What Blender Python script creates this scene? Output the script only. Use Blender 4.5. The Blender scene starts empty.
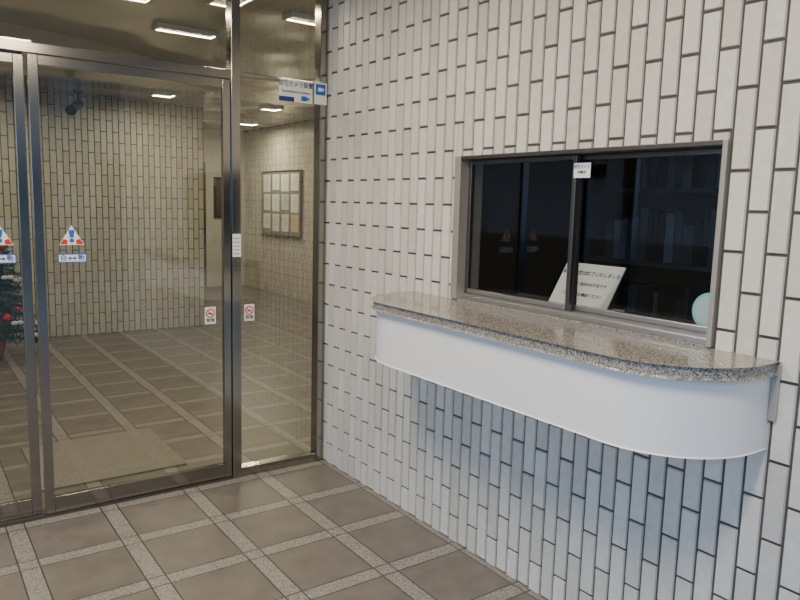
import bpy, bmesh, math, random
from mathutils import Vector, Matrix
random.seed(7)
S = bpy.context.scene
C = bpy.context.collection

# ------------------------------------------------------------ materials
def newmat(name):
    m = bpy.data.materials.new(name); m.use_nodes = True
    nt = m.node_tree
    return m, nt, nt.nodes['Principled BSDF'], nt.nodes, nt.links

def pmat(name, col, rough=0.5, metal=0.0, noise=0.0, nscale=20.0, bump=0.0, bdist=.002, spec=None):
    m, nt, b, N, L = newmat(name)
    b.inputs['Base Color'].default_value = (*col, 1)
    b.inputs['Roughness'].default_value = rough
    b.inputs['Metallic'].default_value = metal
    if spec is not None: b.inputs['Specular IOR Level'].default_value = spec
    tc = N.new('ShaderNodeTexCoord'); nz = N.new('ShaderNodeTexNoise')
    nz.inputs['Scale'].default_value = nscale; nz.inputs['Detail'].default_value = 5 if bdist < .01 else 1
    L.new(tc.outputs['Object'], nz.inputs['Vector'])
    mx = N.new('ShaderNodeMix'); mx.data_type = 'RGBA'
    mx.inputs[6].default_value = (*[c*(1-noise) for c in col], 1)
    mx.inputs[7].default_value = (*[min(1, c*(1+noise)) for c in col], 1)
    L.new(nz.outputs['Fac'], mx.inputs[0]); L.new(mx.outputs[2], b.inputs['Base Color'])
    if bump:
        bp = N.new('ShaderNodeBump'); bp.inputs['Strength'].default_value = bump; bp.inputs['Distance'].default_value = bdist
        L.new(nz.outputs['Fac'], bp.inputs['Height']); L.new(bp.outputs['Normal'], b.inputs['Normal'])
    return m

def tile_mat(name, a, bcol, rough=0.42):
    m, nt, b, N, L = newmat(name)
    g = N.new('ShaderNodeNewGeometry'); ramp = N.new('ShaderNodeValToRGB')
    ramp.color_ramp.elements[0].color = (*a, 1); ramp.color_ramp.elements[1].color = (*bcol, 1)
    L.new(g.outputs['Random Per Island'], ramp.inputs['Fac'])
    tc = N.new('ShaderNodeTexCoord'); nz = N.new('ShaderNodeTexNoise')
    nz.inputs['Scale'].default_value = 35; nz.inputs['Detail'].default_value = 6
    L.new(tc.outputs['Object'], nz.inputs['Vector'])
    r2 = N.new('ShaderNodeValToRGB'); r2.color_ramp.elements[0].position = .3; r2.color_ramp.elements[1].position = .7
    r2.color_ramp.elements[0].color = (.90, .88, .85, 1); r2.color_ramp.elements[1].color = (1, 1, 1, 1)
    L.new(nz.outputs['Fac'], r2.inputs['Fac'])
    mx = N.new('ShaderNodeMix'); mx.data_type = 'RGBA'; mx.blend_type = 'MULTIPLY'; mx.inputs[0].default_value = 1
    L.new(ramp.outputs['Color'], mx.inputs[6]); L.new(r2.outputs['Color'], mx.inputs[7])
    L.new(mx.outputs[2], b.inputs['Base Color'])
    b.inputs['Roughness'].default_value = rough
    bp = N.new('ShaderNodeBump'); bp.inputs['Strength'].default_value = .25; bp.inputs['Distance'].default_value = .002
    L.new(nz.outputs['Fac'], bp.inputs['Height']); L.new(bp.outputs['Normal'], b.inputs['Normal'])
    return m

def granite_mat(name, cols, scale=220, rough=0.12):
    m, nt, b, N, L = newmat(name)
    tc = N.new('ShaderNodeTexCoord'); v = N.new('ShaderNodeTexVoronoi'); v.inputs['Scale'].default_value = scale
    L.new(tc.outputs['Object'], v.inputs['Vector'])
    bw = N.new('ShaderNodeSeparateColor'); L.new(v.outputs['Color'], bw.inputs[0])
    r = N.new('ShaderNodeValToRGB'); r.color_ramp.interpolation = 'CONSTANT'
    e = r.color_ramp.elements
    e[0].position = 0; e[0].color = (*cols[0], 1); e[1].position = .18; e[1].color = (*cols[1], 1)
    for p, c in zip((.48, .78), cols[2:]):
        x = e.new(p); x.color = (*c, 1)
    L.new(bw.outputs[0], r.inputs['Fac']); L.new(r.outputs['Color'], b.inputs['Base Color'])
    b.inputs['Roughness'].default_value = rough
    return m

def glass_mat(name, tint, base=.07, k=.85):
    m = bpy.data.materials.new(name); m.use_nodes = True
    nt = m.node_tree; N = nt.nodes; L = nt.links
    for n in list(N): N.remove(n)
    out = N.new('ShaderNodeOutputMaterial'); tr = N.new('ShaderNodeBsdfTransparent'); gl = N.new('ShaderNodeBsdfGlossy')
    tr.inputs['Color'].default_value = (*tint, 1); gl.inputs['Roughness'].default_value = 0.0
    gl.inputs['Color'].default_value = (1, 1, 1, 1)
    lw = N.new('ShaderNodeLayerWeight'); lw.inputs['Blend'].default_value = .5
    p = N.new('ShaderNodeMath'); p.operation = 'POWER'; p.inputs[1].default_value = 4.5
    q = N.new('ShaderNodeMath'); q.operation = 'MULTIPLY_ADD'; q.inputs[1].default_value = k; q.inputs[2].default_value = base
    L.new(lw.outputs['Facing'], p.inputs[0]); L.new(p.outputs[0], q.inputs[0])
    mx = N.new('ShaderNodeMixShader')
    L.new(q.outputs[0], mx.inputs[0]); L.new(tr.outputs[0], mx.inputs[1]); L.new(gl.outputs[0], mx.inputs[2])
    L.new(mx.outputs[0], out.inputs['Surface'])
    return m

def floor_mat():
    m, nt, b, N, L = newmat('floor_tiles')
    M = 0.405; B = 0.074
    tc = N.new('ShaderNodeTexCoord'); sp = N.new('ShaderNodeSeparateXYZ'); L.new(tc.outputs['Object'], sp.inputs[0])
    def mth(op, a, bb=None, c=None):
        n = N.new('ShaderNodeMath'); n.operation = op
        for i, x in enumerate((a, bb, c)):
            if x is None: continue
            if isinstance(x, (int, float)): n.inputs[i].default_value = x
            else: L.new(x, n.inputs[i])
        return n.outputs[0]
    def axis(o, off):
        f = mth('MODULO', mth('ADD', o, 100*M + off), M)
        band = mth('LESS_THAN', f, B)
        g1 = mth('LESS_THAN', mth('ABSOLUTE', mth('SUBTRACT', f, B)), .003)
        g0 = mth('LESS_THAN', f, .003)
        g2 = mth('GREATER_THAN', f, M-.003)
        return band, mth('MAXIMUM', g1, mth('MAXIMUM', g0, g2))
    bx, gx = axis(sp.outputs[0], 0.03)
    by, gy = axis(sp.outputs[1], 0.10)
    band = mth('MAXIMUM', bx, by)
    grout = mth('MAXIMUM', gx, gy)
    v = N.new('ShaderNodeTexVoronoi'); v.inputs['Scale'].default_value = 240; L.new(tc.outputs['Object'], v.inputs['Vector'])
    sc = N.new('ShaderNodeSeparateColor'); L.new(v.outputs['Color'], sc.inputs[0])
    r1 = N.new('ShaderNodeValToRGB'); r1.color_ramp.elements[0].color = (.125, .114, .101, 1); r1.color_ramp.elements[1].color = (.37, .34, .305, 1)
    L.new(sc.outputs[0], r1.inputs['Fac'])
    nz = N.new('ShaderNodeTexNoise'); nz.inputs['Scale'].default_value = 9; nz.inputs['Detail'].default_value = 8; L.new(tc.outputs['Object'], nz.inputs['Vector'])
    r2 = N.new('ShaderNodeValToRGB'); r2.color_ramp.elements[0].position = .3; r2.color_ramp.elements[1].position = .7
    r2.color_ramp.elements[0].color = (.130, .113, .097, 1); r2.color_ramp.elements[1].color = (.182, .160, .139, 1)
    L.new(nz.outputs['Fac'], r2.inputs['Fac'])
    m1 = N.new('ShaderNodeMix'); m1.data_type = 'RGBA'; L.new(band, m1.inputs[0]); L.new(r2.outputs[0], m1.inputs[6]); L.new(r1.outputs[0], m1.inputs[7])
    m2 = N.new('ShaderNodeMix'); m2.data_type = 'RGBA'; L.new(grout, m2.inputs[0]); L.new(m1.outputs[2], m2.inputs[6]); m2.inputs[7].default_value = (.045, .041, .037, 1)
    L.new(m2.outputs[2], b.inputs['Base Color'])
    rr = mth('MULTIPLY_ADD', nz.outputs['Fac'], .3, .22)
    L.new(rr, b.inputs['Roughness'])
    bp = N.new('ShaderNodeBump'); bp.inputs['Strength'].default_value = .6; bp.inputs['Distance'].default_value = .003
    L.new(mth('SUBTRACT', 1.0, grout), bp.inputs['Height']); L.new(bp.outputs['Normal'], b.inputs['Normal'])
    return m

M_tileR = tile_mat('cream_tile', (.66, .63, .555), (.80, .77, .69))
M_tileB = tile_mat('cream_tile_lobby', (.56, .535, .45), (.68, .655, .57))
M_grout = pmat('dark_grout', (.085, .08, .072), .9, noise=.3)
M_groutL = pmat('lobby_grout', (.13, .12, .10), .9, noise=.3)
M_white = pmat('white_painted_metal', (.86, .86, .84), .38, noise=.02, nscale=3)
M_steel = pmat('stainless_steel', (.36, .34, .305), .15, 1.0, noise=.05)
M_steel_d = pmat('bronze_aluminium', (.17, .155, .135), .3, .9, noise=.05)
M_alu = pmat('brushed_aluminium', (.58, .56, .53), .33, 1.0, noise=.05)
M_jamb = pmat('anodised_frame', (.42, .39, .34), .35, .4, noise=.05)
M_granite = granite_mat('polished_granite', ((.075, .068, .062), (.22, .20, .178), (.33, .305, .275), (.46, .44, .405)), 300)
M_floor = floor_mat()
M_plaster = pmat('ceiling_plaster', (.58, .56, .51), .85, noise=.03)
M_gloss = pmat('glossy_ceiling_panel', (.50, .48, .43), .16, .35, noise=.03, nscale=.9, bump=.5, bdist=.25)
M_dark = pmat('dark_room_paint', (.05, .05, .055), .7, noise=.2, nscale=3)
M_glass = glass_mat('door_glass', (.81, .82, .75), .10)
M_wglass = glass_mat('window_glass', (.76, .78, .77), .045)
M_black = pmat('black_plastic', (.02, .02, .02), .4)
M_paper = pmat('paper_white', (.85, .85, .82), .7)
M_blue = pmat('print_blue', (.02, .13, .50), .5)
M_navy = pmat('print_navy', (.02, .04, .20), .5)
M_red = pmat('print_red', (.65, .03, .03), .5)
M_ink = pmat('ink_black', (.02, .02, .02), .6)

# ------------------------------------------------------------ geometry helpers
def link(ob, parent=None):
    C.objects.link(ob)
    if parent is not None: ob.parent = parent
    return ob
def empty(name, loc=(0, 0, 0)):
    e = bpy.data.objects.new(name, None); e.empty_display_size = .1; e.location = loc
    C.objects.link(e); bpy.context.view_layer.update(); return e
class MB:
    """mesh builder, world coordinates, several materials"""
    def __init__(s): s.v = []; s.f = []; s.m = []; s.mats = []
    def mi(s, mat):
        if mat not in s.mats: s.mats.append(mat)
        return s.mats.index(mat)
    def poly(s, pts, mat):
        n = len(s.v); s.v += [tuple(p) for p in pts]; s.f.append(tuple(range(n, n+len(pts)))); s.m.append(s.mi(mat))
    def add(s, verts, faces, mat):
        n = len(s.v); s.v += [tuple(p) for p in verts]; k = s.mi(mat)
        for f in faces: s.f.append(tuple(i+n for i in f)); s.m.append(k)
    def box(s, a, b, mat, ch=0.0):
        x0, y0, z0 = [min(a[i], b[i]) for i in range(3)]; x1, y1, z1 = [max(a[i], b[i]) for i in range(3)]
        if ch <= 0:
            v = [(x0,y0,z0),(x1,y0,z0),(x1,y1,z0),(x0,y1,z0),(x0,y0,z1),(x1,y0,z1),(x1,y1,z1),(x0,y1,z1)]
            s.add(v, [(0,3,2,1),(4,5,6,7),(0,1,5,4),(1,2,6,5),(2,3,7,6),(3,0,4,7)], mat); return
        bm = bmesh.new(); bmesh.ops.create_cube(bm, size=1)
        for v in bm.verts:
            v.co = Vector(((x0+x1)/2+v.co.x*(x1-x0), (y0+y1)/2+v.co.y*(y1-y0), (z0+z1)/2+v.co.z*(z1-z0)))
        bmesh.ops.bevel(bm, geom=bm.edges[:], offset=ch, segments=2, affect='EDGES', profile=.5)
        s.bm(bm, mat)
    def bm(s, bm, mat, mtx=None):
        if mtx is not None: bm.transform(mtx)
        bm.verts.ensure_lookup_table(); bm.verts.index_update()
        s.add([v.co[:] for v in bm.verts], [tuple(v.index for v in f.verts) for f in bm.faces], mat); bm.free()
    def cyl(s, p0, p1, r0, mat, r1=None, seg=16):
        p0 = Vector(p0); p1 = Vector(p1); r1 = r0 if r1 is None else r1
        d = p1-p0; q = d.to_track_quat('Z', 'Y').to_matrix().to_4x4()
        bm = bmesh.new(); bmesh.ops.create_cone(bm, cap_ends=True, segments=seg, radius1=r0, radius2=max(r1, 1e-4), depth=d.length)
        s.bm(bm, mat, Matrix.Translation((p0+p1)/2) @ q)
    def sph(s, c, r, mat, sc=(1, 1, 1), seg=16):
        bm = bmesh.new(); bmesh.ops.create_uvsphere(bm, u_segments=seg, v_segments=max(6, seg//2), radius=r)
        s.bm(bm, mat, Matrix.Translation(c) @ Matrix.Diagonal((*sc, 1)))
    def obj(s, name, parent=None, smooth=False):
        me = bpy.data.meshes.new(name); me.from_pydata(s.v, [], s.f)
        for m in s.mats: me.materials.append(m)
        me.polygons.foreach_set('material_index', s.m)
        if smooth:
            me.polygons.foreach_set('use_smooth', [True]*len(s.f))
        me.update()
        o = bpy.data.objects.new(name, me); link(o)
        if parent is not None:
            o.parent = parent; o.matrix_parent_inverse = parent.matrix_world.inverted()
        if smooth:
            try: me.set_sharp_from_angle(angle=math.radians(35))
            except Exception: pass
        return o

def text(name, body, loc, xdir, updir, size, mat, parent, align='CENTER', sx=1.0):
    cu = bpy.data.curves.new(name, 'FONT'); cu.body = body; cu.size = size
    cu.align_x = align; cu.align_y = 'CENTER'; cu.extrude = .0002; cu.offset = size*.012; cu.materials.append(mat)
    o = bpy.data.objects.new(name, cu); C.objects.link(o)
    x = Vector(xdir).normalized(); u = Vector(updir).normalized(); n = x.cross(u)
    R = Matrix((x, u, n)).transposed().to_4x4()
    o.matrix_world = Matrix.Translation(loc) @ R @ Matrix.Diagonal((sx, 1, 1, 1))
    if parent is not None:
        o.parent = parent; o.matrix_parent_inverse = parent.matrix_world.inverted()
    return o

# ---- tiled wall
PW, PH = 0.063, 0.232
def rect_sub(r, holes):
    out = [r]
    for h in holes:
        nxt = []
        for (a, b, c, d) in out:
            ha, hb, hc, hd = h
            if hb <= a or ha >= b or hd <= c or hc >= d: nxt.append((a, b, c, d)); continue
            if ha > a: nxt.append((a, ha, c, d))
            if hb < b: nxt.append((hb, b, c, d))
            aa, bb = max(a, ha), min(b, hb)
            if hc > c: nxt.append((aa, bb, c, hc))
            if hd < d: nxt.append((aa, bb, hd, d))
        out = nxt
    return out
def tiled_wall(name, org, u, n, W, H, mat, gmat, holes=(), thick=.12, proud=.007, phase=0, J=.0085):
    org = Vector(org); u = Vector(u); n = Vector(n); z = Vector((0, 0, 1))
    P = lambda a, b, d: org+u*a+z*b+n*d
    mb = MB()
    flip = u.cross(z).dot(n) < 0
    def bx(a, b, c, d, d0, d1, m, ch):
        v = [P(a, c, d0), P(b, c, d0), P(b, d, d0), P(a, d, d0), P(a+ch, c+ch, d1), P(b-ch, c+ch, d1), P(b-ch, d-ch, d1), P(a+ch, d-ch, d1)]
        f = [(4,5,6,7), (0,1,5,4), (1,2,6,5), (2,3,7,6), (3,0,4,7)]
        if ch == 0: f.append((0,3,2,1))
        if flip: f = [tuple(reversed(x)) for x in f]
        mb.add(v, f, m)
    for (a, b, c, d) in rect_sub((0, W, 0, H), holes): bx(a, b, c, d, -thick, 0, gmat, 0)
    nc = int(W/PW)+1
    for i in range(nc):
        off = -PH/2 if (i+phase) % 2 else 0
        for j in range(int(H/PH)+3):
            r = (max(i*PW+J/2, 0), min((i+1)*PW-J/2, W), max(j*PH+off+J/2, 0), min((j+1)*PH+off-J/2, H))
            for (a, b, c, d) in rect_sub(r, holes):
                if b-a < .012 or d-c < .012: continue
                dd = proud+random.uniform(-.001, .001)
                bx(a, b, c, d, 0, dd, mat, .0022)
    return mb.obj(name)

# ------------------------------------------------------------ shell
CZ = 2.72; LZ = 2.70
mb = MB(); mb.box((-7, -9, -.1), (3.3, 8.6, 0), M_floor); mb.obj('floor')
WY0, WY1, WZ0, WZ1 = -2.385, -1.165, 1.085, 1.71
tiled_wall('wall_right', (.007, 0, 0), (0, -1, 0), (-1, 0, 0), 4.4, CZ, M_tileR, M_grout, holes=[(-WY1, -WY0, WZ0, WZ1)], thick=.14)
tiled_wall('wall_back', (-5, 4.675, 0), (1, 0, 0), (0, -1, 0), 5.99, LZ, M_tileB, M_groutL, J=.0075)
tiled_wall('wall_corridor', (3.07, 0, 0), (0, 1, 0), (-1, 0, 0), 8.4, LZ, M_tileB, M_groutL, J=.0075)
mb = MB(); mb.box((.87, 4.80, 0), (.99, 8.4, LZ), M_plaster); mb.obj('wall_return')
mb = MB(); mb.box((.87, 8.4, 0), (3.2, 8.52, LZ), M_plaster); mb.obj('wall_end')
mb = MB(); mb.box((-5.12, 0, 0), (-5, 4.8, LZ), M_plaster); mb.obj('wall_left')
mb = MB(); mb.box((.16, -.12, 0), (3.07, -.0, LZ), M_plaster); mb.obj('wall_partition')
mb = MB()
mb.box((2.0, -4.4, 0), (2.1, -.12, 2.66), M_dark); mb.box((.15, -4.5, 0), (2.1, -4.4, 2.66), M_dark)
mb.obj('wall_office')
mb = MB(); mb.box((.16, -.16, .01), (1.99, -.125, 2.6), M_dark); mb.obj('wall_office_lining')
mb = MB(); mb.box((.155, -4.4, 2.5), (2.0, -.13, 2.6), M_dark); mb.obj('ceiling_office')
mb = MB(); mb.box((-5.12, .04, LZ), (3.2, 8.52, LZ+.1), M_gloss); mb.obj('ceiling')
mb = MB(); mb.box((-5.12, -4.6, CZ), (.15, .04, CZ+.12), M_plaster); mb.obj('ceiling_entrance')
SZ = 2.57
mb = MB(); pts = []
for i in range(41):
    t = i/40; x = -4.9+t*5.8; y = 2.3+.55*math.sin(t*6.5+.6)+.9*t
    pts.append((x, y))
n = len(pts)
for i in range(n-1):
    (x0, y0), (x1, y1) = pts[i], pts[i+1]
    mb.poly([(x0, y0, SZ), (x0, 4.66, SZ), (x1, 4.66, SZ), (x1, y1, SZ)], M_gloss)
    mb.poly([(x0, y0, SZ), (x1, y1, SZ), (x1, y1, LZ), (x0, y0, LZ)], M_plaster)
mb.obj('ceiling_soffit')
# unseen building over the street, added so the glass and steel reflect less sky
M_fac = pmat('facade_render', (.20, .19, .18), .8, noise=.1, nscale=1); M_fw = pmat('facade_glass', (.03, .035, .04), .1)
mb = MB(); mb.box((-14, -19, 0), (12, -17, 9), M_fac)
for i in range(10):
    for j in range(3): mb.box((-13.2+i*2.6, -17.02, .9+j*2.9), (-11.6+i*2.6, -16.99, 2.5+j*2.9), M_fw)
mb.obj('reflection_facade')
mb = MB(); mb.box((-30, -30, -.2), (20, 9, -.101), pmat('street_asphalt', (.09, .09, .09), .9, noise=.2, nscale=30)); mb.obj('ground')

# ------------------------------------------------------------ entrance glazing
HZ0, HZ1 = 2.10, 2.155
mb = MB()
mb.box((-.560, -.035, 0), (-.510, .035, CZ), M_steel, .003)
mb.box((-.050, -.035, 0), (-.004, .035, CZ), M_steel, .003)
mb.box((-5, -.03, HZ0+.01), (-.560, .045, HZ1), M_steel, .003)
mb.box((-.510, -.02, HZ0+.035), (-.050, .02, HZ1-.002), M_steel, .003)
mb.box((-.510, -.03, 0), (-.050, .03, .05), M_steel, .003)
mb.box((-5, -.035, 0), (-.560, .05, .012), M_steel_d)
mb.box((-5, -.03, CZ-.05), (-.004, .03, CZ), M_steel)
mb.box((-2.65, -.035, 0), (-2.59, .035, CZ), M_steel, .003)
mb.obj('trim_entrance_frame')
def gpane(name, x0, x1, z0, z1, y, parent=None):
    m = MB(); m.poly([(x0, y, z0), (x1, y, z0), (x1, y, z1), (x0, y, z1)], M_glass); return m.obj(name, parent)
def leaf(name, x0, x1, y):
    e = empty(name, ((x0+x1)/2, y, 0)); m = MB(); w = .040; t = .014
    m.box((x0, y-t, .014), (x0+w, y+t, HZ0+.008), M_steel, .002); m.box((x1-w, y-t, .014), (x1, y+t, HZ0+.008), M_steel, .002)
    m.box((x0+w, y-t, .014), (x1-w, y+t, .09), M_steel, .002); m.box((x0+w, y-t, HZ0-.035), (x1-w, y+t, HZ0+.008), M_steel, .002)
    m.obj('leaf_frame', e); gpane('leaf_glass', x0+w, x1-w, .09, HZ0-.035, y, e); return e
d1 = leaf('door_1', -1.480, -.562, -.010)
d2 = leaf('door_2', -2.588, -1.492, .022)
e = empty('window_2', (-.28, 0, 0)); gpane('sidelight_glass', -.510, -.050, .05, HZ0+.035, 0, e)
e = empty('window_3', (-1.5, 0, 0))
gpane('transom_glass_1', -.510, -.050, HZ1-.002, CZ-.05, 0, e); gpane('transom_glass_2', -2.59, -.560, HZ1, CZ-.05, 0, e)
gpane('transom_glass_3', -5, -2.65, HZ1, CZ-.05, 0, e); gpane('side_glass', -5, -2.65, .012, HZ0+.01, 0, e)

# ------------------------------------------------------------ stickers on the glass
FX, FU = (1, 0, 0), (0, 0, 1)
def disc(m, c, r, y, mat, r0=0, seg=28):
    for i in range(seg):
        a, b = 2*math.pi*i/seg, 2*math.pi*(i+1)/seg
        p = lambda rr, t: (c[0]+rr*math.cos(t), y, c[1]+rr*math.sin(t))
        if r0 > 0: m.poly([p(r0, a), p(r, a), p(r, b), p(r0, b)], mat)
        else: m.poly([(c[0], y, c[1]), p(r, a), p(r, b)], mat)
def warning(x, z, y):
    m = MB(); r = .054
    tri = lambda s, yy: [(x-s, yy, z-s*.72), (x+s, yy, z-s*.72), (x, yy, z+s*.95)]
    m.poly(tri(r, y), M_paper)
    a, b, c = [Vector(p) for p in tri(r*.92, y-.0006)]
    g = (a+b+c)/3
    m.poly([a, a.lerp(b, .3), g.lerp(a, .35), a.lerp(c, .3)], M_red); m.poly([b, b.lerp(c, .3), g.lerp(b, .35), b.lerp(a, .3)], M_red)
    m.poly([(x-.013, y-.001, z+.030), (x-.008, y-.001, z-.006), (x+.008, y-.001, z-.006), (x+.013, y-.001, z+.030)], M_blue)
    disc(m, (x, z-.019), .010, y-.001, M_blue, seg=14)
    return m.obj('warning_sticker')
def autosign(x, z, y):
    m = MB(); w, h = .062, .021
    m.box((x-w, y-.0008, z-h), (x+w, y, z+h), M_blue); m.box((x-w+.005, y-.0014, z-h+.005), (x+w-.005, y-.0008, z+h-.005), M_paper)
    yy = y-.002
    m.poly([(x-.020, yy, z), (x-.008, yy, z-.009), (x-.008, yy, z+.009)], M_blue); m.poly([(x+.020, yy, z), (x+.008, yy, z+.009), (x+.008, yy, z-.009)], M_blue)
    m.poly([(x-.009, yy, z-.003), (x+.009, yy, z-.003), (x+.009, yy, z+.003), (x-.009, yy, z+.003)], M_blue)
    o = m.obj('automatic_door_sticker')
    text('label_left', '自', (x-.038, yy, z), FX, FU, .030, M_blue, o); text('label_right', '動', (x+.038, yy, z), FX, FU, .030, M_blue, o)
def nosmoke(x, z, y):
    m = MB(); m.box((x-.029, y-.0008, z-.045), (x+.029, y, z+.045), M_paper); yy = y-.0014
    disc(m, (x, z+.012), .024, yy, M_red, .018)
    m.poly([(x-.014, yy-.0002, z+.007), (x+.012, yy-.0002, z+.007), (x+.012, yy-.0002, z+.013), (x-.014, yy-.0002, z+.013)], M_ink)
    m.poly([(x-.016, yy-.0004, z+.026), (x-.013, yy-.0004, z+.029), (x+.016, yy-.0004, z-.002), (x+.013, yy-.0004, z-.005)], M_red)
    o = m.obj('no_smoking_sticker'); text('label', '禁煙', (x, yy, z-.026), FX, FU, .022, M_ink, o)
warning(-1.325, 1.318, -.012); autosign(-1.325, 1.218, -.012)
warning(-1.612, 1.318, .020); autosign(-1.612, 1.218, .020)
nosmoke(-.672, .905, -.012); nosmoke(-.452, .905, -.002)
m = MB(); m.box((-.292, -.023, 2.035), (-.092, -.0215, 2.150), M_paper); m.box((-.292, -.0238, 2.035), (-.292+.09, -.023, 2.060), M_navy)
m.box((-.160, -.0245, 2.045), (-.128, -.0232, 2.070), M_blue); m.box((-.128, -.0245, 2.051), (-.112, -.0232, 2.064), M_blue)
o = m.obj('surveillance_notice_sign')
text('label_japanese', '防犯カメラ設置', (-.192, -.0240, 2.126), FX, FU, .032, M_navy, o, sx=.92)
text('label_english', 'Surveillance Camera', (-.192, -.0240, 2.088), FX, FU, .020, M_navy, o)
m = MB(); m.box((-.088, -.0375, 2.035), (-.012, -.036, 2.150), M_paper); m.box((-.080, -.0385, 2.085), (-.020, -.0376, 2.142), M_blue)
m.box((-.066, -.0395, 2.104), (-.040, -.0386, 2.124), M_paper); m.poly([(-.04, -.0396, 2.114), (-.03, -.0396, 2.104), (-.03, -.0396, 2.124)], M_paper)
m.obj('camera_pictogram_sign')
m = MB(); m.box((-.558, -.0375, 1.21), (-.512, -.036, 1.33), M_paper)
for i in range(5): m.box((-.553, -.038, 1.225+i*.02), (-.520, -.0376, 1.228+i*.02), M_ink)
m.obj('post_notice_label')

# ------------------------------------------------------------ reception counter
def outline(d, y0, y1, r0, r1, grow=0, seg=14, xin=0.0):
    d += grow; y0 += grow; y1 -= grow
    P = [(xin, y0)]
    for i in range(seg+1):
        a = math.pi/2*i/seg; P.append((-(d-r0)-r0*math.sin(a), y0-r0+r0*math.cos(a)))
    for i in range(seg+1):
        a = math.pi/2*i/seg; P.append((-(d-r1)-r1*math.cos(a), y1+r1-r1*math.sin(a)))
    P.append((xin, y1)); return P
def extr(m, P, z0, z1, mat):
    n = len(P); v = [(x, y, z0) for x, y in P]+[(x, y, z1) for x, y in P]
    m.add(v, [tuple(range(n)), tuple(range(2*n-1, n-1, -1))]+[(i, (i+1) % n+0, (i+1) % n+n, i+n) for i in range(n)], mat)
CY0, CY1, CD = -.90, -2.575, .36
cnt = empty('reception_counter', (0, -1.77, 1.1))
m = MB(); extr(m, outline(CD, CY0, CY1, .30, .28), .845, 1.062, M_white); o = m.obj('counter_apron', cnt, True)
bv = o.modifiers.new('b', 'BEVEL'); bv.width = .004; bv.segments = 2; bv.limit_method = 'ANGLE'
m = MB(); extr(m, outline(CD, CY0, CY1, .30, .28, .012), 1.063, 1.100, M_granite); o = m.obj('granite_top', cnt, True)
bv = o.modifiers.new('b', 'BEVEL'); bv.width = .008; bv.segments = 3; bv.limit_method = 'ANGLE'
m = MB(); m.box((-.010, CY1-.024, .93), (-.001, CY1-.001, 1.095), M_jamb, .002); m.obj('end_flange', cnt)
m = MB(); m.box((.001, WY0+.003, 1.087), (.22, WY1-.003, 1.104), M_granite); m.obj('granite_sill', cnt)

# ------------------------------------------------------------ reception window
win = empty('window_1', (0, -1.775, 1.4))
m = MB()
fx0, fx1 = -.010, .12
m.box((fx0, WY1-.035, 1.104), (fx1, WY1+.004, WZ1+.004), M_jamb, .002)
m.box((fx0, WY0-.004, 1.104), (fx1, WY0+.012, WZ1+.004), M_jamb, .002)
m.box((fx0, WY0+.012, WZ1-.012), (fx1, WY1-.035, WZ1+.004), M_steel_d, .002)
m.box((.02, WY0+.012, 1.104), (fx1, WY1-.035, 1.122), M_alu, .002)
m.box((.03, WY0+.014, 1.122), (.034, WY1-.035, 1.130), M_alu); m.box((.060, WY0+.014, 1.122), (.064, WY1-.035, 1.130), M_alu); m.box((.09, WY0+.014, 1.122), (.094, WY1-.035, 1.130), M_alu)
m.obj('outer_frame', win)
YM = -1.775
def sash(nm, ya, yb, x):
    m = MB(); w = .018; t = .010
    m.box((x-t, ya, 1.130), (x+t, ya+w, WZ1-.012), M_steel_d, .002); m.box((x-t, yb-w, 1.130), (x+t, yb, WZ1-.012), M_steel_d, .002)
    m.box((x-t, ya+w, 1.130), (x+t, yb-w, 1.150), M_alu, .002); m.box((x-t, ya+w, WZ1-.030), (x+t, yb-w, WZ1-.012), M_steel_d, .002)
    m.obj(nm, win)
    g = MB(); g.poly([(x, ya+w, 1.150), (x, yb-w, 1.150), (x, yb-w, WZ1-.030), (x, ya+w, WZ1-.030)], M_wglass); g.obj(nm+'_glass', win)
sash('sash_left', YM-.018, WY1-.036, .047)
sash('sash_right', WY0+.013, YM+.004, .077)
LX = (0, -1, 0)
m = MB(); m.box((.0335, -1.860, 1.615), (.035, -1.785, 1.668), M_paper); o = m.obj('window_sticker')
text('label_1', '防犯カメラ', (.0325, -1.822, 1.654), LX, FU, .014, M_navy, o)
text('label_2', '作動中', (.0325, -1.822, 1.634), LX, FU, .013, M_ink, o)
m = MB()
bl, br = Vector((.185, -1.555, 1.122)), Vector((.185, -1.845, 1.122)); up = Vector((.105, 0, .165))
nn = Vector((-up.z, 0, up.x)).normalized()
a, b, c, d = bl, br, br+up, bl+up
m.add([a, b, c, d, a-nn*.004, b-nn*.004, c-nn*.004, d-nn*.004], [(0,1,2,3), (7,6,5,4), (0,4,5,1), (1,5,6,2), (2,6,7,3), (3,7,4,0)], M_paper)
m.box((.165, -1.845, 1.107), (.30, -1.555, 1.122), M_paper)
o = m.obj('closed_notice_card')
ctr = (a+b+c+d)/4+nn*.001
text('line_1', '本日の業務は終了いたしました', ctr+up*.27, LX, up, .0205, M_ink, o)
text('line_2', '管理人室 巡回中は不在です', ctr+up*.02, LX, up, .0165, M_ink, o)
text('line_3', 'ご用の方はお電話ください', ctr-up*.22, LX, up, .0165, M_ink, o)
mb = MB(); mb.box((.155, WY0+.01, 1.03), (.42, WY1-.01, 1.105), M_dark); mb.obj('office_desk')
M_cyan = pmat('pale_cyan_plastic', (.40, .85, .92), .35); M_cface = pmat('clock_face', (.66, .90, .94), .5)
m = MB(); cc = Vector((.150, -2.283, 1.186))
m.cyl(cc, cc+Vector((.03, 0, 0)), .062, M_cyan, seg=36); m.cyl(cc-Vector((.002, 0, 0)), cc, .050, M_cface, seg=36)
m.box((.1465, -2.285, 1.186), (.1475, -2.281, 1.225), M_ink); m.box((.1465, -2.308, 1.184), (.1475, -2.283, 1.188), M_ink)
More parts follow.
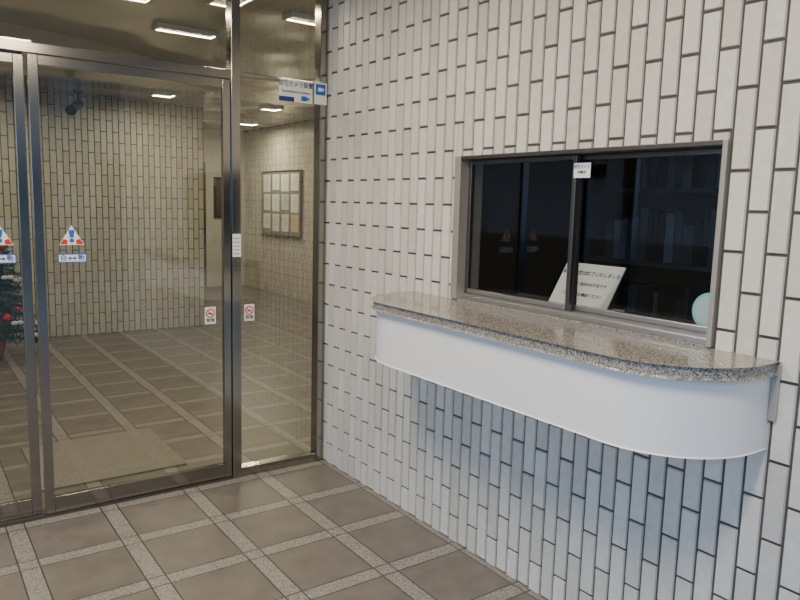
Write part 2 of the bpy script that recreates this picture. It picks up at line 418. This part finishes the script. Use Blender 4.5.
m.cyl((.165, -2.253, 1.105), (.165, -2.263, 1.135), .008, M_cyan); m.cyl((.165, -2.313, 1.105), (.165, -2.303, 1.135), .008, M_cyan)
m.obj('desk_clock', None, True)
# dim shelving in the office
m = MB(); M_sh = pmat('grey_shelf', (.16, .16, .17), .6); M_file = pmat('file_folder_grey', (.42, .42, .42), .6)
m.box((1.55, -1.9, .0), (1.98, -1.86, 2.1), M_sh); m.box((1.55, -.62, .0), (1.98, -.58, 2.1), M_sh)
for k in range(5): m.box((1.55, -1.86, .35+k*.42), (1.98, -.62, .375+k*.42), M_sh)
for k in range(5):
    y = -1.84
    while y < -.70:
        w_ = random.uniform(.03, .07); m.box((1.60, y, .376+k*.42), (1.9, y+w_-.004, .376+k*.42+random.uniform(.22, .31)), random.choice([M_sh, M_dark, M_file, M_dark])); y += w_
m.obj('office_bookshelf')

# ------------------------------------------------------------ lobby things
m = MB(); X = 3.0622
m.box((X-.03, 6.16, .95), (X, 7.60, 2.0), M_steel_d, .004); m.box((X-.034, 6.19, .98), (X-.03, 7.57, 1.97), pmat('board_beige', (.26, .245, .20), .9, noise=.1, nscale=60))
pc = [pmat('sheet_a', (.80, .78, .72), .8), pmat('sheet_b', (.70, .58, .38), .8), pmat('sheet_c', (.58, .62, .64), .8), M_paper, M_paper]
y = 6.23
for col in range(4):
    z = 1.94
    for rw in range(3):
        hh = random.uniform(.24, .285); m.box((X-.037, y, z-hh), (X-.034, y+random.uniform(.24, .28), z), random.choice(pc))
        for k in range(5): m.box((X-.038, y+.03, z-.05-k*.03), (X-.037, y+random.uniform(.15, .22), z-.053-k*.03), M_ink)
        z -= .315
    y += .335
m.obj('bulletin_board')
M_brown = pmat('dark_brown_door', (.06, .045, .035), .45, noise=.15)
m = MB(); m.box((1.15, 8.36, 0), (2.35, 8.40, 2.15), M_steel_d, .004); m.box((1.22, 8.345, .01), (1.74, 8.36, 2.08), M_brown, .003); m.box((1.76, 8.345, .01), (2.28, 8.36, 2.08), M_brown, .003)
m.cyl((1.70, 8.33, .95), (1.70, 8.33, 1.15), .012, M_steel); m.obj('door_3')
m = MB(); m.box((2.5, 8.37, 1.2), (2.95, 8.402, 1.9), M_brown, .004); m.box((2.54, 8.362, 1.24), (2.91, 8.37, 1.86), M_steel_d); m.obj('wall_panel')
m = MB(); M_mat = pmat('mat_fibre', (.24, .22, .19), .95, noise=.7, nscale=120, bump=1.0)
m.box((-1.45, .30, .001), (-.70, 1.05, .010), M_mat, .003); m.obj('door_mat')
m = MB(); M_g = pmat('camera_grey', (.10, .10, .10), .4)
m.cyl((-.40, 4.47, SZ), (-.40, 4.47, SZ-.02), .050, M_g); m.cyl((-.40, 4.47, SZ-.01), (-.40, 4.47, 2.45), .014, M_g)
m.sph((-.40, 4.47, 2.45), .028, M_g); m.cyl((-.38, 4.53, 2.45), (-.50, 4.30, 2.36), .048, M_g, seg=20); m.cyl((-.50, 4.30, 2.36), (-.508, 4.28, 2.352), .053, M_black, seg=20)
m.obj('security_camera', None, True)

# christmas tree
M_needle = pmat('fir_needles', (.03, .12, .04), .6, noise=.4); M_trunk = pmat('trunk_bark', (.10, .06, .035), .8, noise=.3)
M_orn_r = pmat('ornament_red', (.60, .02, .03), .2, .3); M_orn_w = pmat('ornament_white', (.85, .85, .85), .35); M_orn_g = pmat('ornament_gold', (.65, .45, .15), .25, .8)
tx, ty = -1.37, 3.80; TH = 1.42
tr = empty('christmas_tree', (tx, ty, 0))
m = MB(); m.cyl((tx, ty, 0), (tx, ty, .17), .12, pmat('pot_red', (.25, .03, .03), .6), r1=.16, seg=24); m.cyl((tx, ty, .16), (tx, ty, TH-.03), .022, M_trunk, r1=.006)
m.obj('pot_and_trunk', tr, True)
m = MB(); orn = MB()
for k in range(170):
    t = k/169; z = .22+t*(TH-.26); R = .42*(1-t)**.75+.03; an = k*2.399963
    dirv = Vector((math.cos(an), math.sin(an), -.18)); p0 = Vector((tx, ty, z)); p1 = p0+dirv*R
    m.cyl(p0, p1, .004, M_trunk, r1=.002, seg=5)
    nn_ = int(30+R*240)
    for q in range(nn_):
        s = .15+.85*q/nn_; c0 = p0.lerp(p1, s)
        dd = (dirv*.6+Vector((random.uniform(-1, 1), random.uniform(-1, 1), random.uniform(-.8, .9)))).normalized()*random.uniform(.04, .065)
        sd = dd.cross(Vector((random.random(), random.random(), random.random()))).normalized()*.0045
        m.poly([c0-sd, c0+sd, c0+dd+sd*.3, c0+dd-sd*.3], M_needle)
    if k % 4 == 0 and t < .95:
        orn.sph(p1+Vector((0, 0, -.03)), random.uniform(.028, .038), random.choice([M_orn_r, M_orn_w, M_orn_r, M_orn_g]), seg=14)
    if k % 5 == 1:
        c0 = p1+Vector((0, 0, .01)); orn.sph(c0+Vector((.022, 0, 0)), .024, M_orn_w, (1.3, .5, .8), 10); orn.sph(c0-Vector((.022, 0, 0)), .024, M_orn_w, (1.3, .5, .8), 10)
m.obj('branches', tr); orn.obj('ornaments', tr, True)

# ------------------------------------------------------------ lights
M_lampbody = pmat('lamp_housing', (.75, .75, .73), .5)
def panel(x, y, z, w, l, power, col, nm='ceiling_light'):
    m = MB(); t = .02
    for a, b in (((x-w/2-t, y-l/2-t), (x-w/2, y+l/2+t)), ((x+w/2, y-l/2-t), (x+w/2+t, y+l/2+t)), ((x-w/2, y-l/2-t), (x+w/2, y-l/2)), ((x-w/2, y+l/2), (x+w/2, y+l/2+t))):
        m.box((a[0], a[1], z-.03), (b[0], b[1], z-.001), M_lampbody)
    o = m.obj(nm)
    ld = bpy.data.lights.new('lamp', 'AREA'); ld.shape = 'RECTANGLE'; ld.size = w; ld.size_y = l; ld.energy = power; ld.color = col
    lo = bpy.data.objects.new('lamp', ld); C.objects.link(lo); lo.location = (x, y, z-.02); lo.parent = o
warm = (1.0, .885, .67); neutral = (1.0, .86, .66)
for (x, y, w, l, z, p) in ((-.29, .62, .16, .30, LZ, 9), (-.88, .95, .40, .12, LZ, 9), (-.23, 1.62, .40, .10, LZ, 9), (.30, .75, .3, .10, LZ, 7), (-2.6, 1.4, .4, .15, LZ, 12),
                        (.30, 3.9, .18, .18, SZ, 12), (-1.6, 3.9, .18, .18, SZ, 13), (-3.3, 3.9, .2, .2, SZ, 12), (2.3, 2.6, .22, .22, LZ, 15), (2.5, 6.9, .22, .22, LZ, 28), (2.0, 5.0, .2, .2, LZ, 18)):
    panel(x, y, z, w, l, p, warm)
panel(-1.5, -1.2, CZ, .9, .25, 48, neutral); panel(-1.5, -2.9, CZ, .9, .25, 48, neutral)

w = bpy.data.worlds.new('World'); S.world = w; w.use_nodes = True
bg = w.node_tree.nodes['Background']; bg.inputs[0].default_value = (.42, .63, 1.0, 1); bg.inputs[1].default_value = 2.9

# ------------------------------------------------------------ camera
h = 1.5
R = Vector((.8187, -.5815, .0274)); F = Vector((.5715, .8039, -.1323)).normalized()
R = (R-F*R.dot(F)).normalized(); U = R.cross(F).normalized()
cam = bpy.data.cameras.new('camera'); co = bpy.data.objects.new('camera', cam); C.objects.link(co)
co.matrix_world = Matrix.Translation((-1.97, -3.54, h)) @ Matrix((R, U, -F)).transposed().to_4x4()
cam.sensor_width = 36; cam.lens = 36*705/800; cam.clip_start = .05
S.camera = co
